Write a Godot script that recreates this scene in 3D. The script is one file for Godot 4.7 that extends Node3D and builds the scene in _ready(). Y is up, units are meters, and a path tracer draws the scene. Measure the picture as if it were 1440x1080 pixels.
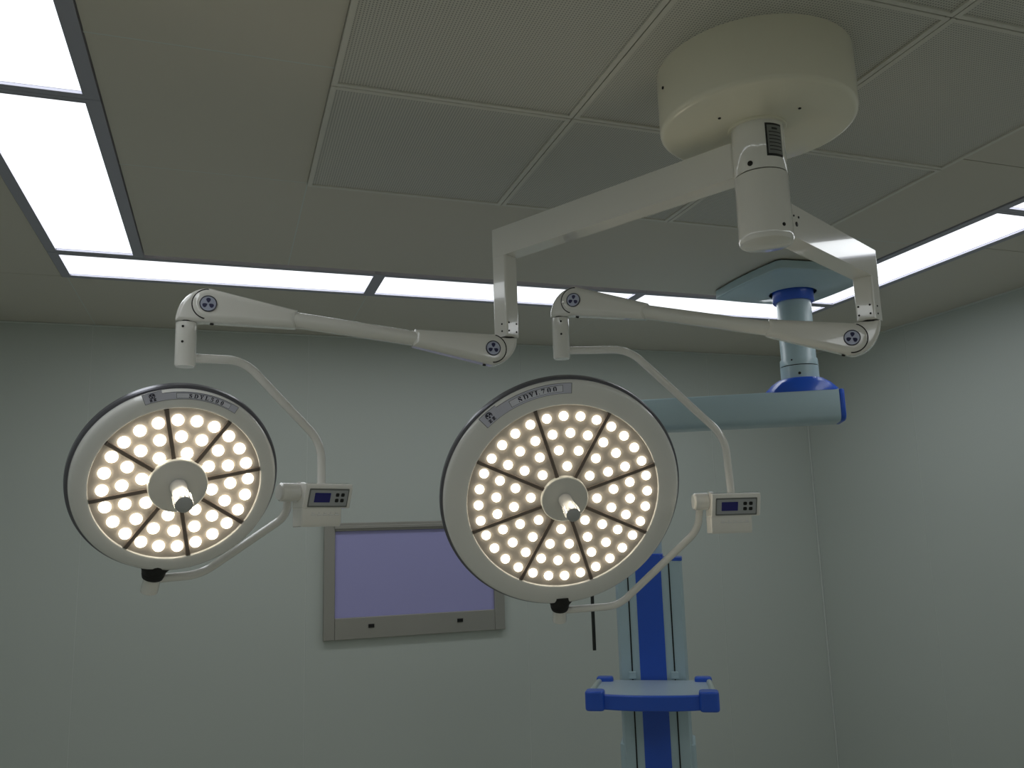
extends Node3D
# Operating room: twin-dome surgical lamp, blue service pendant, ring of ceiling light panels.

const CEIL := 2.71
const WX0 := -1.32
const WX1 := 3.503
const WZ0 := -4.468
const WZ1 := 1.95
const PANEL_LIGHT := 0.54
const PANEL_COLOR := Color(0.97, 0.985, 1.0)

var mats := {}
var used := {}

# ------------------------------------------------------------------ mesh builder
class MB:
	var v := PackedVector3Array()
	var n := PackedVector3Array()
	var x := Transform3D.IDENTITY

	func tri(a: Vector3, b: Vector3, c: Vector3, na: Vector3, nb: Vector3, nc: Vector3) -> void:
		if (b - a).cross(c - a).length_squared() < 1e-18: return
		if (b - a).cross(c - a).dot(na + nb + nc) > 0.0:
			var t := b; b = c; c = t
			t = nb; nb = nc; nc = t
		v.append(x * a); v.append(x * b); v.append(x * c)
		n.append((x.basis * na).normalized()); n.append((x.basis * nb).normalized()); n.append((x.basis * nc).normalized())

	func quad(a: Vector3, b: Vector3, c: Vector3, d: Vector3, na: Vector3, nb: Vector3, nc: Vector3, nd: Vector3) -> void:
		tri(a, b, c, na, nb, nc)
		tri(a, c, d, na, nc, nd)

	# polygon (counter-clockwise, in the xy plane) pulled from z0 to z1 with rounded edges
	func slab(p: PackedVector2Array, z0: float, z1: float, bevel := 0.0, steps := 3) -> void:
		var m := p.size()
		var en := []
		for i in m:
			var e: Vector2 = p[(i + 1) % m] - p[i]
			en.append(Vector2(e.y, -e.x).normalized())
		var rows := []
		if bevel <= 0.0:
			rows = [[0.0, z0, 1.0, 0.0], [0.0, z1, 1.0, 0.0]]
		else:
			for k in steps + 1:
				var t: float = PI / 2 * k / steps
				rows.append([bevel * (1 - sin(t)), z0 + bevel * (1 - cos(t)), sin(t), -cos(t)])
			for k in steps + 1:
				var t: float = PI / 2 * (1.0 - float(k) / steps)
				rows.append([bevel * (1 - sin(t)), z1 - bevel * (1 - cos(t)), sin(t), cos(t)])
		var at := func(i: int, inset: float) -> Vector2:
			var a: Vector2 = en[(i + m - 1) % m]
			var b: Vector2 = en[i]
			return p[i] - (a + b) / maxf(1.0 + a.dot(b), 0.3) * inset
		for i in m:
			var j := (i + 1) % m
			var e: Vector2 = en[i]
			var pa: Vector2 = en[(i + m - 1) % m]
			var pb: Vector2 = en[j]
			var ni: Vector2 = (pa + e).normalized() if pa.dot(e) > 0.75 else e
			var nj: Vector2 = (pb + e).normalized() if pb.dot(e) > 0.75 else e
			for k in rows.size() - 1:
				var r: Array = rows[k]
				var q: Array = rows[k + 1]
				var a: Vector2 = at.call(i, r[0]); var b: Vector2 = at.call(j, r[0])
				var c: Vector2 = at.call(j, q[0]); var d: Vector2 = at.call(i, q[0])
				quad(Vector3(a.x, a.y, r[1]), Vector3(b.x, b.y, r[1]), Vector3(c.x, c.y, q[1]), Vector3(d.x, d.y, q[1]),
					Vector3(ni.x * r[2], ni.y * r[2], r[3]), Vector3(nj.x * r[2], nj.y * r[2], r[3]), Vector3(nj.x * q[2], nj.y * q[2], q[3]), Vector3(ni.x * q[2], ni.y * q[2], q[3]))
		var inner := PackedVector2Array()
		for i in m: inner.append(at.call(i, bevel))
		var ix := Geometry2D.triangulate_polygon(inner)
		for k in range(0, ix.size(), 3):
			var a := inner[ix[k]]; var b := inner[ix[k + 1]]; var c := inner[ix[k + 2]]
			tri(Vector3(a.x, a.y, z0), Vector3(b.x, b.y, z0), Vector3(c.x, c.y, z0), Vector3.FORWARD, Vector3.FORWARD, Vector3.FORWARD)
			tri(Vector3(a.x, a.y, z1), Vector3(b.x, b.y, z1), Vector3(c.x, c.y, z1), Vector3.BACK, Vector3.BACK, Vector3.BACK)

	func box(c: Vector3, s: Vector3, bevel := 0.0, steps := 2) -> void:
		var h := s / 2
		var keep := x
		x = x * Transform3D(Basis.IDENTITY, c)
		slab(PackedVector2Array([Vector2(-h.x, -h.y), Vector2(h.x, -h.y), Vector2(h.x, h.y), Vector2(-h.x, h.y)]), -h.z, h.z, bevel, steps)
		x = keep

	# profile of (radius, height) turned about the local y axis
	func lathe(p: Array, sides := 48, sharp := 0.75) -> void:
		var m := p.size()
		var sn := []
		for i in m - 1:
			var e: Vector2 = p[i + 1] - p[i]
			sn.append(Vector2(e.y, -e.x).normalized())
		for i in m - 1:
			var e: Vector2 = sn[i]
			var n0: Vector2 = e
			var n1: Vector2 = e
			if i > 0 and (sn[i - 1] as Vector2).dot(e) > sharp: n0 = ((sn[i - 1] as Vector2) + e).normalized()
			if i < m - 2 and (sn[i + 1] as Vector2).dot(e) > sharp: n1 = ((sn[i + 1] as Vector2) + e).normalized()
			var a: Vector2 = p[i]
			var b: Vector2 = p[i + 1]
			for k in sides:
				var t0 := TAU * k / sides
				var t1 := TAU * (k + 1) / sides
				var d0 := Vector3(cos(t0), 0, sin(t0)); var d1 := Vector3(cos(t1), 0, sin(t1))
				quad(d0 * a.x + Vector3.UP * a.y, d1 * a.x + Vector3.UP * a.y, d1 * b.x + Vector3.UP * b.y, d0 * b.x + Vector3.UP * b.y,
					d0 * n0.x + Vector3.UP * n0.y, d1 * n0.x + Vector3.UP * n0.y, d1 * n1.x + Vector3.UP * n1.y, d0 * n1.x + Vector3.UP * n1.y)

	func tube(p: Array, r: float, sides := 20) -> void:
		var m := p.size()
		var up := Vector3.UP
		var rings := []
		for i in m:
			var t: Vector3 = ((p[mini(i + 1, m - 1)] as Vector3) - (p[maxi(i - 1, 0)] as Vector3)).normalized()
			if i == 0 and absf(t.dot(up)) > 0.9: up = Vector3.RIGHT
			var s := t.cross(up).normalized()
			up = s.cross(t).normalized()
			var ring := []
			for k in sides:
				var a := TAU * k / sides
				ring.append(s * cos(a) + up * sin(a))
			rings.append(ring)
		for i in m - 1:
			for k in sides:
				var l := (k + 1) % sides
				var a: Vector3 = p[i]; var b: Vector3 = p[i + 1]
				quad(a + rings[i][k] * r, a + rings[i][l] * r, b + rings[i + 1][l] * r, b + rings[i + 1][k] * r, rings[i][k], rings[i][l], rings[i + 1][l], rings[i + 1][k])
		for e in [0, m - 1]:
			var d: Vector3 = ((p[0] - p[1]) if e == 0 else (p[m - 1] - p[m - 2])).normalized()
			for k in sides:
				var l := (k + 1) % sides
				tri(p[e], p[e] + rings[e][k] * r, p[e] + rings[e][l] * r, d, d, d)

	func mesh() -> ArrayMesh:
		var a := []
		a.resize(Mesh.ARRAY_MAX)
		a[Mesh.ARRAY_VERTEX] = v
		a[Mesh.ARRAY_NORMAL] = n
		var am := ArrayMesh.new()
		am.add_surface_from_arrays(Mesh.PRIMITIVE_TRIANGLES, a)
		return am

# ------------------------------------------------------------------ helpers
func mat(called: String, c: Color, rough := 0.5, metal := 0.0, glow := 0.0, coat := 0.0) -> StandardMaterial3D:
	if mats.has(called): return mats[called]
	var m := StandardMaterial3D.new()
	m.albedo_color = c
	m.roughness = rough
	m.metallic = metal
	if glow > 0.0:
		m.emission_enabled = true
		m.emission = c
		m.emission_energy_multiplier = glow
	if coat > 0.0:
		m.clearcoat_enabled = true
		m.clearcoat = coat
		m.clearcoat_roughness = 0.03
	mats[called] = m
	return m

func numbered(called: String) -> String:
	if not used.has(called):
		used[called] = 0
		return called
	used[called] += 1
	return "%s_%03d" % [called, used[called]]

func thing(called: String, label: String, category: String, at: Vector3, group := "") -> Node3D:
	var o := Node3D.new()
	o.name = numbered(called)
	add_child(o)
	o.position = at
	o.set_meta("label", label)
	o.set_meta("category", category)
	if group != "": o.set_meta("group", group)
	return o

func structure(called: String, label: String, category: String) -> Node3D:
	var o := thing(called, label, category, Vector3.ZERO)
	o.set_meta("kind", "structure")
	return o

# one mesh; shapes are given in world coordinates, so the thing's own position is taken off
func part(b: MB, called: String, m: Material, parent: Node3D, label := "") -> MeshInstance3D:
	return put(b.mesh(), called, m, parent, Transform3D(Basis.IDENTITY, -parent.global_position), label)

func put(me: Mesh, called: String, m: Material, parent: Node3D, t: Transform3D, label := "") -> MeshInstance3D:
	var o := MeshInstance3D.new()
	o.mesh = me
	o.material_override = m
	o.name = called
	parent.add_child(o, true)
	o.transform = t
	if label != "": o.set_meta("label", label)
	return o

# a child of a part (whose transform already takes the thing's position off): world coordinates again
func sub(me: Mesh, called: String, m: Material, parent: Node3D, world: Transform3D) -> MeshInstance3D:
	return put(me, called, m, parent, parent.global_transform.affine_inverse() * world)

func mb(t := Transform3D.IDENTITY) -> MB:
	var b := MB.new()
	b.x = t
	return b

func frame(xa: Vector3, ya: Vector3, za: Vector3, o: Vector3) -> Transform3D:
	return Transform3D(Basis(xa, ya, za), o)

# local y along dir
func along(dir: Vector3, o: Vector3) -> Transform3D:
	var y := dir.normalized()
	var s := y.cross(Vector3.RIGHT if absf(y.x) < 0.8 else Vector3.UP).normalized()
	return Transform3D(Basis(s, y, s.cross(y)), o)

func fillet(p: Array, r: float, k := 8) -> Array:
	var out := [p[0]]
	for i in range(1, p.size() - 1):
		var a: Vector3 = p[i - 1]; var b: Vector3 = p[i]; var c: Vector3 = p[i + 1]
		var d := minf(r, minf(a.distance_to(b), b.distance_to(c)) * 0.49)
		var s := b + (a - b).normalized() * d
		var e := b + (c - b).normalized() * d
		for j in k + 1:
			var t := float(j) / k
			out.append(s.lerp(b, t).lerp(b.lerp(e, t), t))
	out.append(p[p.size() - 1])
	return out

func rounded(hx: float, hy: float, r: float, k := 5, bulge := 0.0) -> PackedVector2Array:
	var out := PackedVector2Array()
	var cs := [Vector2(hx - r, hy - r), Vector2(-hx + r, hy - r), Vector2(-hx + r, -hy + r), Vector2(hx - r, -hy + r)]
	for q in 4:
		for j in k + 1:
			var a: float = PI / 2 * (q + float(j) / k)
			out.append(cs[q] + Vector2(cos(a), sin(a)) * r)
		if bulge > 0.0:
			var s: Vector2 = out[out.size() - 1]
			var d := Vector2(cos(PI / 2 * (q + 1)), sin(PI / 2 * (q + 1)))
			var nx: Vector2 = cs[(q + 1) % 4] + d * r
			for j in range(1, 6):
				var t := j / 6.0
				out.append(s.lerp(nx, t) + d * bulge * 4 * t * (1 - t))
	return out

func screw(parent: Node3D, at: Vector3, normal: Vector3, r := 0.005, m: Material = null) -> void:
	var b := mb(along(normal, at))
	b.lathe([Vector2(r, -0.002), Vector2(r, 0.0012), Vector2(r * 0.8, 0.0018), Vector2(0, 0.0018)], 12)
	var me := b.mesh()
	put(me, "screw", m if m else mat("screw", Color(0.16, 0.15, 0.14), 0.35, 0.7), parent, parent.global_transform.affine_inverse())

# ------------------------------------------------------------------ setting
func build_room() -> void:
	var wall_m := mat("wall", Color(0.805, 0.83, 0.805), 0.42)
	var joint_m := mat("joint", Color(0.85, 0.87, 0.85), 0.5)
	var ceil_m := mat("ceiling", Color(0.84, 0.82, 0.77), 0.5)
	var fl := structure("floor", "grey green vinyl floor of the operating room", "floor")
	var b := mb()
	b.box(Vector3((WX0 + WX1) / 2, -0.06, (WZ0 + WZ1) / 2), Vector3(WX1 - WX0 + 0.6, 0.12, WZ1 - WZ0 + 0.6))
	part(b, "vinyl", mat("vinyl", Color(0.67, 0.67, 0.63), 0.45), fl)

	# walls: a solid core, white sealant joints, and the metal-faced panels in front of them
	var sets := [
		["wall_back", "pale grey green panelled back wall behind the surgical lamps", [WX0, -0.631, 0.40, 1.574, 2.797, WX1]],
		["wall_right", "pale grey green panelled wall on the right side", [WZ0, -3.592, -2.41, -1.23, -0.05, 1.13, WZ1]],
		["wall_left", "pale grey green panelled wall beyond the left edge", [WZ0, -3.29, -2.11, -0.93, 0.25, WZ1]],
		["wall_front", "pale grey green panelled wall behind the viewer", [WX0, -0.14, 1.04, 2.22, WX1]]]
	for s in sets:
		var w := structure(s[0], s[1], "wall")
		var c := mb(); var j := mb()
		var cuts: Array = s[2]
		var n: int = cuts.size()
		var lo: float = cuts[0]; var hi: float = cuts[n - 1]
		var back: bool = s[0] == "wall_back" or s[0] == "wall_front"
		var face: float = {"wall_back": WZ0, "wall_front": WZ1, "wall_left": WX0, "wall_right": WX1}[s[0]]
		var out: float = -1.0 if (s[0] == "wall_back" or s[0] == "wall_left") else 1.0
		var mid := (lo + hi) / 2
		if back:
			c.box(Vector3(mid, 1.4, face + out * 0.12), Vector3(hi - lo + 0.5, 3.1, 0.2))
			j.box(Vector3(mid, CEIL / 2, face + out * 0.0107), Vector3(hi - lo, CEIL, 0.0186))
		else:
			c.box(Vector3(face + out * 0.12, 1.4, mid), Vector3(0.2, 3.1, hi - lo + 0.5))
			j.box(Vector3(face + out * 0.0107, CEIL / 2, mid), Vector3(0.0186, CEIL, hi - lo))
		part(c, "wall_core", wall_m, w)
		part(j, "joint_sealant", joint_m, w)
		for i in n - 1:
			var p := mb()
			var a: float = float(cuts[i]) + (0.0022 if i > 0 else 0.0)
			var z: float = float(cuts[i + 1]) - (0.0022 if i < n - 2 else 0.0)
			if back:
				p.box(Vector3((a + z) / 2, CEIL / 2, face + out * 0.0092), Vector3(z - a, CEIL, 0.0184), 0.0006, 1)
			else:
				p.box(Vector3(face + out * 0.0092, CEIL / 2, (a + z) / 2), Vector3(0.0184, CEIL, z - a), 0.0006, 1)
			part(p, "wall_panel", wall_m, w)

	var ce := structure("ceiling", "cream metal panel ceiling around the light ring", "ceiling")
	b = mb()
	b.box(Vector3((WX0 + WX1) / 2, CEIL + 0.17, (WZ0 + WZ1) / 2), Vector3(WX1 - WX0 + 0.5, 0.1, WZ1 - WZ0 + 0.5))
	part(b, "ceiling_slab", ceil_m, ce)
	var rects := []
	for r in [[WX0, -0.621], [-0.621, 0.58], [0.58, 1.777], [1.777, 2.83], [2.83, WX1]]: rects.append([r[0], r[1], WZ0, -3.652])
	for r in [[-3.652, -2.45], [-2.45, -1.25], [-1.25, -0.05], [-0.05, WZ1]]:
		rects.append([WX0, -0.638, r[0], r[1]])
		rects.append([2.832, WX1, r[0], r[1]])
	rects.append([-0.308, 0.2125, -3.303, -2.4835]); rects.append([0.2125, 2.508, -3.303, -2.4835])
	for r in [[-2.4835, -1.815], [-1.815, -0.62], [-0.62, 0.292]]:
		rects.append([-0.308, 0.2125, r[0], r[1]])
		rects.append([2.0425, 2.508, r[0], r[1]])
	rects.append([0.2125, 2.0425, -0.02, 0.292])
	rects.append([-0.638, 2.832, 0.608, WZ1])
	for r in rects:
		var p := mb()
		var g := 0.0018
		p.box(Vector3((r[0] + r[1]) / 2, CEIL + 0.02, (r[2] + r[3]) / 2), Vector3(r[1] - r[0] - 2 * g, 0.04, r[3] - r[2] - 2 * g), 0.0008, 1)
		part(p, "ceiling_panel", ceil_m, ce)
	# sealant that fills the joints between neighbouring panels
	var jn := mb()
	for q in [[-0.308, 0.2125, -1.815, 0], [-0.308, 0.2125, -2.4835, 0], [2.0425, 2.508, -2.4835, 0], [-0.308, 0.2125, -0.62, 0]]:
		jn.box(Vector3((q[0] + q[1]) / 2, CEIL + 0.0094, q[2]), Vector3(q[1] - q[0], 0.018, 0.006))
	for q in [[-0.621, WZ0, -3.652], [0.2125, -3.303, -2.4835], [0.58, WZ0, -3.652], [1.777, WZ0, -3.652], [2.83, WZ0, -3.652]]:
		jn.box(Vector3(q[0], CEIL + 0.0094, (q[1] + q[2]) / 2), Vector3(0.006, 0.018, q[2] - q[1]))
	part(jn, "joint_sealant", joint_m, ce)
	# thin cove bead where the walls meet the ceiling and each other
	var bead := mb()
	bead.box(Vector3((WX0 + WX1) / 2, CEIL - 0.004, WZ0 + 0.004), Vector3(WX1 - WX0, 0.008, 0.008), 0.003, 2)
	bead.box(Vector3(WX1 - 0.004, CEIL - 0.004, (WZ0 + WZ1) / 2), Vector3(0.008, 0.008, WZ1 - WZ0), 0.003, 2)
	part(bead, "sealant_bead", joint_m, ce)
	bead = mb()
	bead.box(Vector3(WX1 - 0.005, CEIL / 2, WZ0 + 0.005), Vector3(0.01, CEIL, 0.01), 0.004, 2)
	part(bead, "corner_bead", joint_m, get_node("wall_right"))

func light_panel(x0: float, x1: float, z0: float, z1: float, l: float, r: float, f: float, n: float, label: String) -> void:
	# x0..z1: the glowing face; l, r, f, n: frame width on the left, right, far and near side
	var c := Vector3((x0 + x1) / 2, CEIL, (z0 + z1) / 2)
	var t := thing("ceiling_light", label, "ceiling light", c, "recessed light panels of the ceiling ring")
	var al := mat("panel_frame", Color(0.66, 0.66, 0.71), 0.4, 0.25)
	var bars := [[x0 - l, x0, z0 - f, z1 + n], [x1, x1 + r, z0 - f, z1 + n], [x0, x1, z0 - f, z0], [x0, x1, z1, z1 + n]]
	for q in bars:
		if q[1] - q[0] < 0.004 or q[3] - q[2] < 0.004: continue
		var b := mb()
		b.box(Vector3((q[0] + q[1]) / 2, CEIL + 0.012, (q[2] + q[3]) / 2), Vector3(q[1] - q[0], 0.034, q[3] - q[2]), 0.003, 2)
		part(b, "frame_bar", al, t)
	# raised inner lip that catches the light
	var lip := mb()
	for s in [x0 + 0.002, x1 - 0.002]: lip.box(Vector3(s, CEIL + 0.001, c.z), Vector3(0.004, 0.012, z1 - z0), 0.0012, 1)
	for s in [z0 + 0.002, z1 - 0.002]: lip.box(Vector3(c.x, CEIL + 0.001, s), Vector3(x1 - x0 - 0.008, 0.012, 0.004), 0.0012, 1)
	part(lip, "inner_lip", al, t)
	var d := mb()
	d.box(c + Vector3(0, 0.0065, 0), Vector3(x1 - x0 - 0.002, 0.006, z1 - z0 - 0.002))
	part(d, "diffuser", mat("diffuser", PANEL_COLOR, 0.5, 0.0, 1.3), t, "glowing white diffuser")
	var a := AreaLight3D.new()
	a.name = "area_light"
	t.add_child(a)
	a.rotation.x = -PI / 2
	a.position = Vector3(0, 0.002, 0)
	a.area_size = Vector2(x1 - x0 - 0.008, z1 - z0 - 0.008)
	a.area_normalize_energy = false
	a.light_color = PANEL_COLOR
	a.light_energy = PANEL_LIGHT
	a.area_range = 12.0
	a.shadow_enabled = true

func build_lights() -> void:
	var xs := [[-0.606, 0.56], [0.60, 1.757], [1.797, 2.80]]
	var names := ["long far ceiling light behind the arm of the smaller lamp", "long far ceiling light crossed by the drop post between both lamps", "far ceiling light behind the round column of the blue pendant"]
	for i in 3:
		light_panel(xs[i][0], xs[i][1], -3.622, -3.352, 0.03 if i == 0 else 0.02, 0.03 if i == 2 else 0.02, 0.028, 0.022, names[i])
	var zs := [[-3.308, -2.125], [-2.087, -0.925], [-0.887, 0.272]]
	var ln := ["wide light panel at top left, nearest the back corner", "light panel cut by the top left corner of the picture", "left ceiling light panel overhead, nearest the viewer"]
	var rn := ["right ceiling light panel running to the far corner above the pendant", "right ceiling light panel just entering the right edge of the picture", "right ceiling light panel overhead, nearest the viewer"]
	for i in 3:
		light_panel(-0.606, -0.342, zs[i][0], zs[i][1], 0.03, 0.032, 0.02 if i == 0 else 0.019, 0.019, ln[i])
		light_panel(2.54, 2.80, zs[i][0], zs[i][1], 0.03, 0.03, 0.02 if i == 0 else 0.019, 0.019, rn[i])
	var fn := ["ceiling light panel behind the viewer on the left", "ceiling light panel behind the viewer in the middle", "ceiling light panel behind the viewer on the right"]
	for i in 3:
		light_panel(xs[i][0], xs[i][1], 0.312, 0.578, 0.03 if i == 0 else 0.02, 0.03 if i == 2 else 0.02, 0.02, 0.028, fn[i])

func build_diffuser() -> void:
	var xs := [0.213, 0.825, 1.434, 2.042]
	var zs := [-2.483, -1.875, -1.245, -0.634, -0.02]
	var t := thing("air_diffuser", "perforated laminar air outlet panels in the ceiling above the lamps", "air outlet", Vector3(1.135, CEIL, -1.26))
	var im := Image.create(128, 128, true, Image.FORMAT_RGB8)
	im.fill(Color(0.85, 0.84, 0.81))
	for y in 128:
		for x in 128:
			var d := Vector2(fmod(x + 0.5, 32.0) - 16.0, fmod(y + 0.5, 32.0) - 16.0).length()
			if d < 9.6: im.set_pixel(x, y, Color(0.60, 0.60, 0.575).lerp(Color(0.85, 0.84, 0.81), smoothstep(8.2, 9.6, d)))
	im.generate_mipmaps()
	var pm := mat("perforated", Color.WHITE, 0.5)
	pm.albedo_texture = ImageTexture.create_from_image(im)
	pm.uv1_triplanar = true
	pm.uv1_world_triplanar = true
	pm.uv1_scale = Vector3.ONE * (1.0 / 0.028)
	var fm := mat("diffuser_frame", Color(0.88, 0.87, 0.835), 0.45)
	var y := CEIL - 0.011
	for i in 3:
		for k in 4:
			var x0: float = xs[i] + (0.0016 if i > 0 else -0.001); var x1: float = xs[i + 1] - 0.0016
			var z0: float = zs[k] + 0.0010; var z1: float = zs[k + 1] - 0.0010
			var b := mb()
			b.box(Vector3((x0 + x1) / 2, y + 0.010, (z0 + z1) / 2), Vector3(x1 - x0 - 0.02, 0.012, z1 - z0 - 0.02))
			var pp := part(b, "perforated_panel", pm, t)
			var f := mb()
			var w := 0.013
			for s in [x0 + w / 2, x1 - w / 2]: f.box(Vector3(s, y + 0.012, (z0 + z1) / 2), Vector3(w, 0.026, z1 - z0), 0.002, 1)
			for s in [z0 + w / 2, z1 - w / 2]: f.box(Vector3((x0 + x1) / 2, y + 0.012, s), Vector3(x1 - x0 - 2 * w, 0.026, w), 0.002, 1)
			sub(f.mesh(), "panel_frame", fm, pp, Transform3D.IDENTITY)
	var back := mb()
	back.box(Vector3(1.1275, CEIL + 0.025, -1.2515), Vector3(1.829, 0.03, 2.463))
	part(back, "plenum_box", mat("plenum", Color(0.55, 0.55, 0.53), 0.6), t)

# ------------------------------------------------------------------ surgical lamp
var STEM := Vector3(1.146, 0, -1.548)

func build_mount() -> void:
	var cream := mat("drum_paint", Color(0.97, 0.95, 0.87), 0.28, 0.0, 0.0, 0.35)
	var white := mat("lamp_paint", Color(0.965, 0.955, 0.93), 0.12, 0.0, 0.0, 1.0)
	var dark := mat("gap", Color(0.12, 0.11, 0.10), 0.6)
	var at := STEM + Vector3(0, CEIL, 0)
	var t := thing("lamp_ceiling_mount", "cream round ceiling drum with white stem carrying both lamp arms", "lamp mount", at)
	var b := mb(Transform3D(Basis.IDENTITY, STEM))
	var y1 := CEIL + 0.01
	b.lathe([Vector2(0, y1), Vector2(0.221, y1), Vector2(0.221, 2.568), Vector2(0.2195, 2.562), Vector2(0.215, 2.5575), Vector2(0.209, 2.556), Vector2(0.066, 2.556), Vector2(0, 2.556)], 96)
	part(b, "drum", cream, t)
	b = mb(Transform3D(Basis.IDENTITY, STEM))
	b.lathe([Vector2(0, 2.5565), Vector2(0.066, 2.5565), Vector2(0.066, 2.552), Vector2(0.0645, 2.5505), Vector2(0, 2.5505)], 64)
	part(b, "collar_ring", cream, t)
	b = mb(Transform3D(Basis.IDENTITY, STEM))
	b.lathe([Vector2(0, 2.5505), Vector2(0.059, 2.5505), Vector2(0.059, 2.438), Vector2(0.058, 2.4365), Vector2(0, 2.4365)], 64)
	var up := part(b, "upper_hub", white, t)
	b = mb(Transform3D(Basis.IDENTITY, STEM))
	b.lathe([Vector2(0, 2.4365), Vector2(0.0545, 2.4365), Vector2(0.0545, 2.434), Vector2(0, 2.434)], 48)
	part(b, "joint_gap", dark, t)
	b = mb(Transform3D(Basis.IDENTITY, STEM))
	b.lathe([Vector2(0, 2.434), Vector2(0.058, 2.434), Vector2(0.0595, 2.4325), Vector2(0.0605, 2.29), Vector2(0.0605, 2.282), Vector2(0.058, 2.2755), Vector2(0.052, 2.273), Vector2(0, 2.273)], 64)
	part(b, "lower_hub", white, t)
	# rating plate on the upper hub: dark edge, grey field, lines of small print
	var toward := atan2(1.548, -1.146)
	plate_patch(up, "rating_plate", mat("plate_edge", Color(0.12, 0.12, 0.13), 0.4), 0.0593, toward - 1.02, toward - 0.29, 2.462, 2.541)
	plate_patch(up, "rating_plate_field", mat("plate_field", Color(0.50, 0.51, 0.50), 0.4), 0.0596, toward - 1.0, toward - 0.36, 2.468, 2.536)
	for k in 7:
		var y := 2.528 - k * 0.0085
		plate_patch(up, "print_line", mat("plate_ink", Color(0.17, 0.17, 0.18), 0.5), 0.0599, toward - (0.80 if k == 0 else 0.95), toward - (0.55 if k == 0 else 0.42), y - (0.0022 if k == 0 else 0.001), y + (0.0022 if k == 0 else 0.001))
	for q in [[1.1, 2.645, 0.222]]:
		var d := Vector3(cos(toward + q[0]), 0, sin(toward + q[0]))
		screw(t, STEM + d * q[2] + Vector3(0, q[1], 0), d, 0.0035)
	for a in [toward + 0.75, toward - 0.95, toward + 2.8]:
		screw(t, STEM + Vector3(cos(a), 0, sin(a)) * 0.115 + Vector3(0, 2.5558, 0), Vector3.DOWN, 0.0035)
	var d1 := Vector3(cos(toward + 0.36), 0, sin(toward + 0.36))
	screw(t, STEM + d1 * 0.059 + Vector3(0, 2.450, 0), d1, 0.0062)
	var d2 := Vector3(cos(toward - 0.72), 0, sin(toward - 0.72))
	screw(t, STEM + d2 * 0.0605 + Vector3(0, 2.302, 0), d2, 0.0042)

func plate_patch(parent: Node3D, called: String, m: Material, r: float, a0: float, a1: float, y0: float, y1: float) -> void:
	var b := mb(Transform3D(Basis.IDENTITY, STEM))
	var n := 12
	for k in n:
		var t0 := lerpf(a0, a1, float(k) / n); var t1 := lerpf(a0, a1, float(k + 1) / n)
		var d0 := Vector3(cos(t0), 0, sin(t0)); var d1 := Vector3(cos(t1), 0, sin(t1))
		var lo := Vector3(0, y0, 0); var hi := Vector3(0, y1, 0)
		b.quad(d0 * r + lo, d1 * r + lo, d1 * r + hi, d0 * r + hi, d0, d1, d1, d0)
		var q := r - 0.0006
		for e in [lo, hi]:
			var nn := Vector3.DOWN if e == lo else Vector3.UP
			b.quad(d0 * r + e, d1 * r + e, d1 * q + e, d0 * q + e, nn, nn, nn, nn)
	sub(b.mesh(), called, m, parent, Transform3D.IDENTITY)

func cover_profile(length: float, r0: float, r1: float) -> PackedVector2Array:
	var p := PackedVector2Array()
	for k in 17:
		var a: float = deg_to_rad(97.0 + 166.0 * k / 16)
		p.append(Vector2(cos(a), sin(a)) * r0)
	p.append(Vector2(length, -r1))
	p.append(Vector2(length, r1))
	return p

func emblem(parent: Node3D, f: Transform3D) -> void:
	var navy := mat("emblem_ink", Color(0.10, 0.10, 0.30), 0.35)
	var b := mb(f * Transform3D(Basis(Vector3.RIGHT, -PI / 2), Vector3.ZERO) * Transform3D(Basis(Vector3.RIGHT, PI), Vector3.ZERO))
	b.lathe([Vector2(0.0195, -0.002), Vector2(0.0195, 0.0015), Vector2(0, 0.0015)], 32)
	sub(b.mesh(), "emblem_disc", mat("emblem_disc", Color(0.70, 0.72, 0.80), 0.2, 0.2), parent, Transform3D.IDENTITY)
	b = mb(f * Transform3D(Basis(Vector3.RIGHT, PI / 2), Vector3.ZERO))
	b.lathe([Vector2(0.0217, -0.002), Vector2(0.0217, 0.0018), Vector2(0.0205, 0.0026), Vector2(0.0190, 0.0018), Vector2(0.0190, 0.0)], 32)
	sub(b.mesh(), "emblem_ring", mat("emblem_ring", Color(0.30, 0.30, 0.34), 0.3, 0.4), parent, Transform3D.IDENTITY)
	b = mb(f)
	for k in 3:
		var keep := b.x
		b.x = f * Transform3D(Basis(Vector3.BACK, TAU * k / 3 + 0.6), Vector3.ZERO)
		var p := PackedVector2Array()
		for j in 12:
			var a := TAU * j / 12
			p.append(Vector2(0.0088 + cos(a) * 0.0064, sin(a) * 0.0052 * (1.0 + 0.5 * cos(a))))
		b.slab(p, 0.0010, 0.0022, 0.0)
		b.x = keep
	sub(b.mesh(), "emblem_mark", navy, parent, Transform3D.IDENTITY)

func knuckle(axis: Vector3, d: Vector3, y0: float, off: float, py: float, side: Vector3) -> MB:
	# bent joint between a vertical tube (axis, ending at y0) and the pivot at axis + d * off, height py
	var s := signf(py - y0)
	var ry := absf(py - y0) + 0.045
	var p := PackedVector2Array()
	p.append(Vector2(0.0262, 0)); 
	p.append(Vector2(off + 0.004, 0.002))
	p.append(Vector2(off + 0.022, ry * 0.5))
	p.append(Vector2(off, ry))
	for k in range(1, 11):
		var a := PI / 2 * k / 10
		p.append(Vector2(off - (off + 0.0262) * sin(a), ry * cos(a)))
	# z axis must stay right-handed with (d, up * s)
	var z := d.cross(Vector3.UP * s)
	var b := mb(frame(d, Vector3.UP * s, z, axis + Vector3(0, y0, 0)))
	b.slab(p, -0.0262, 0.0262, 0.011, 4)
	return b

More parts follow.
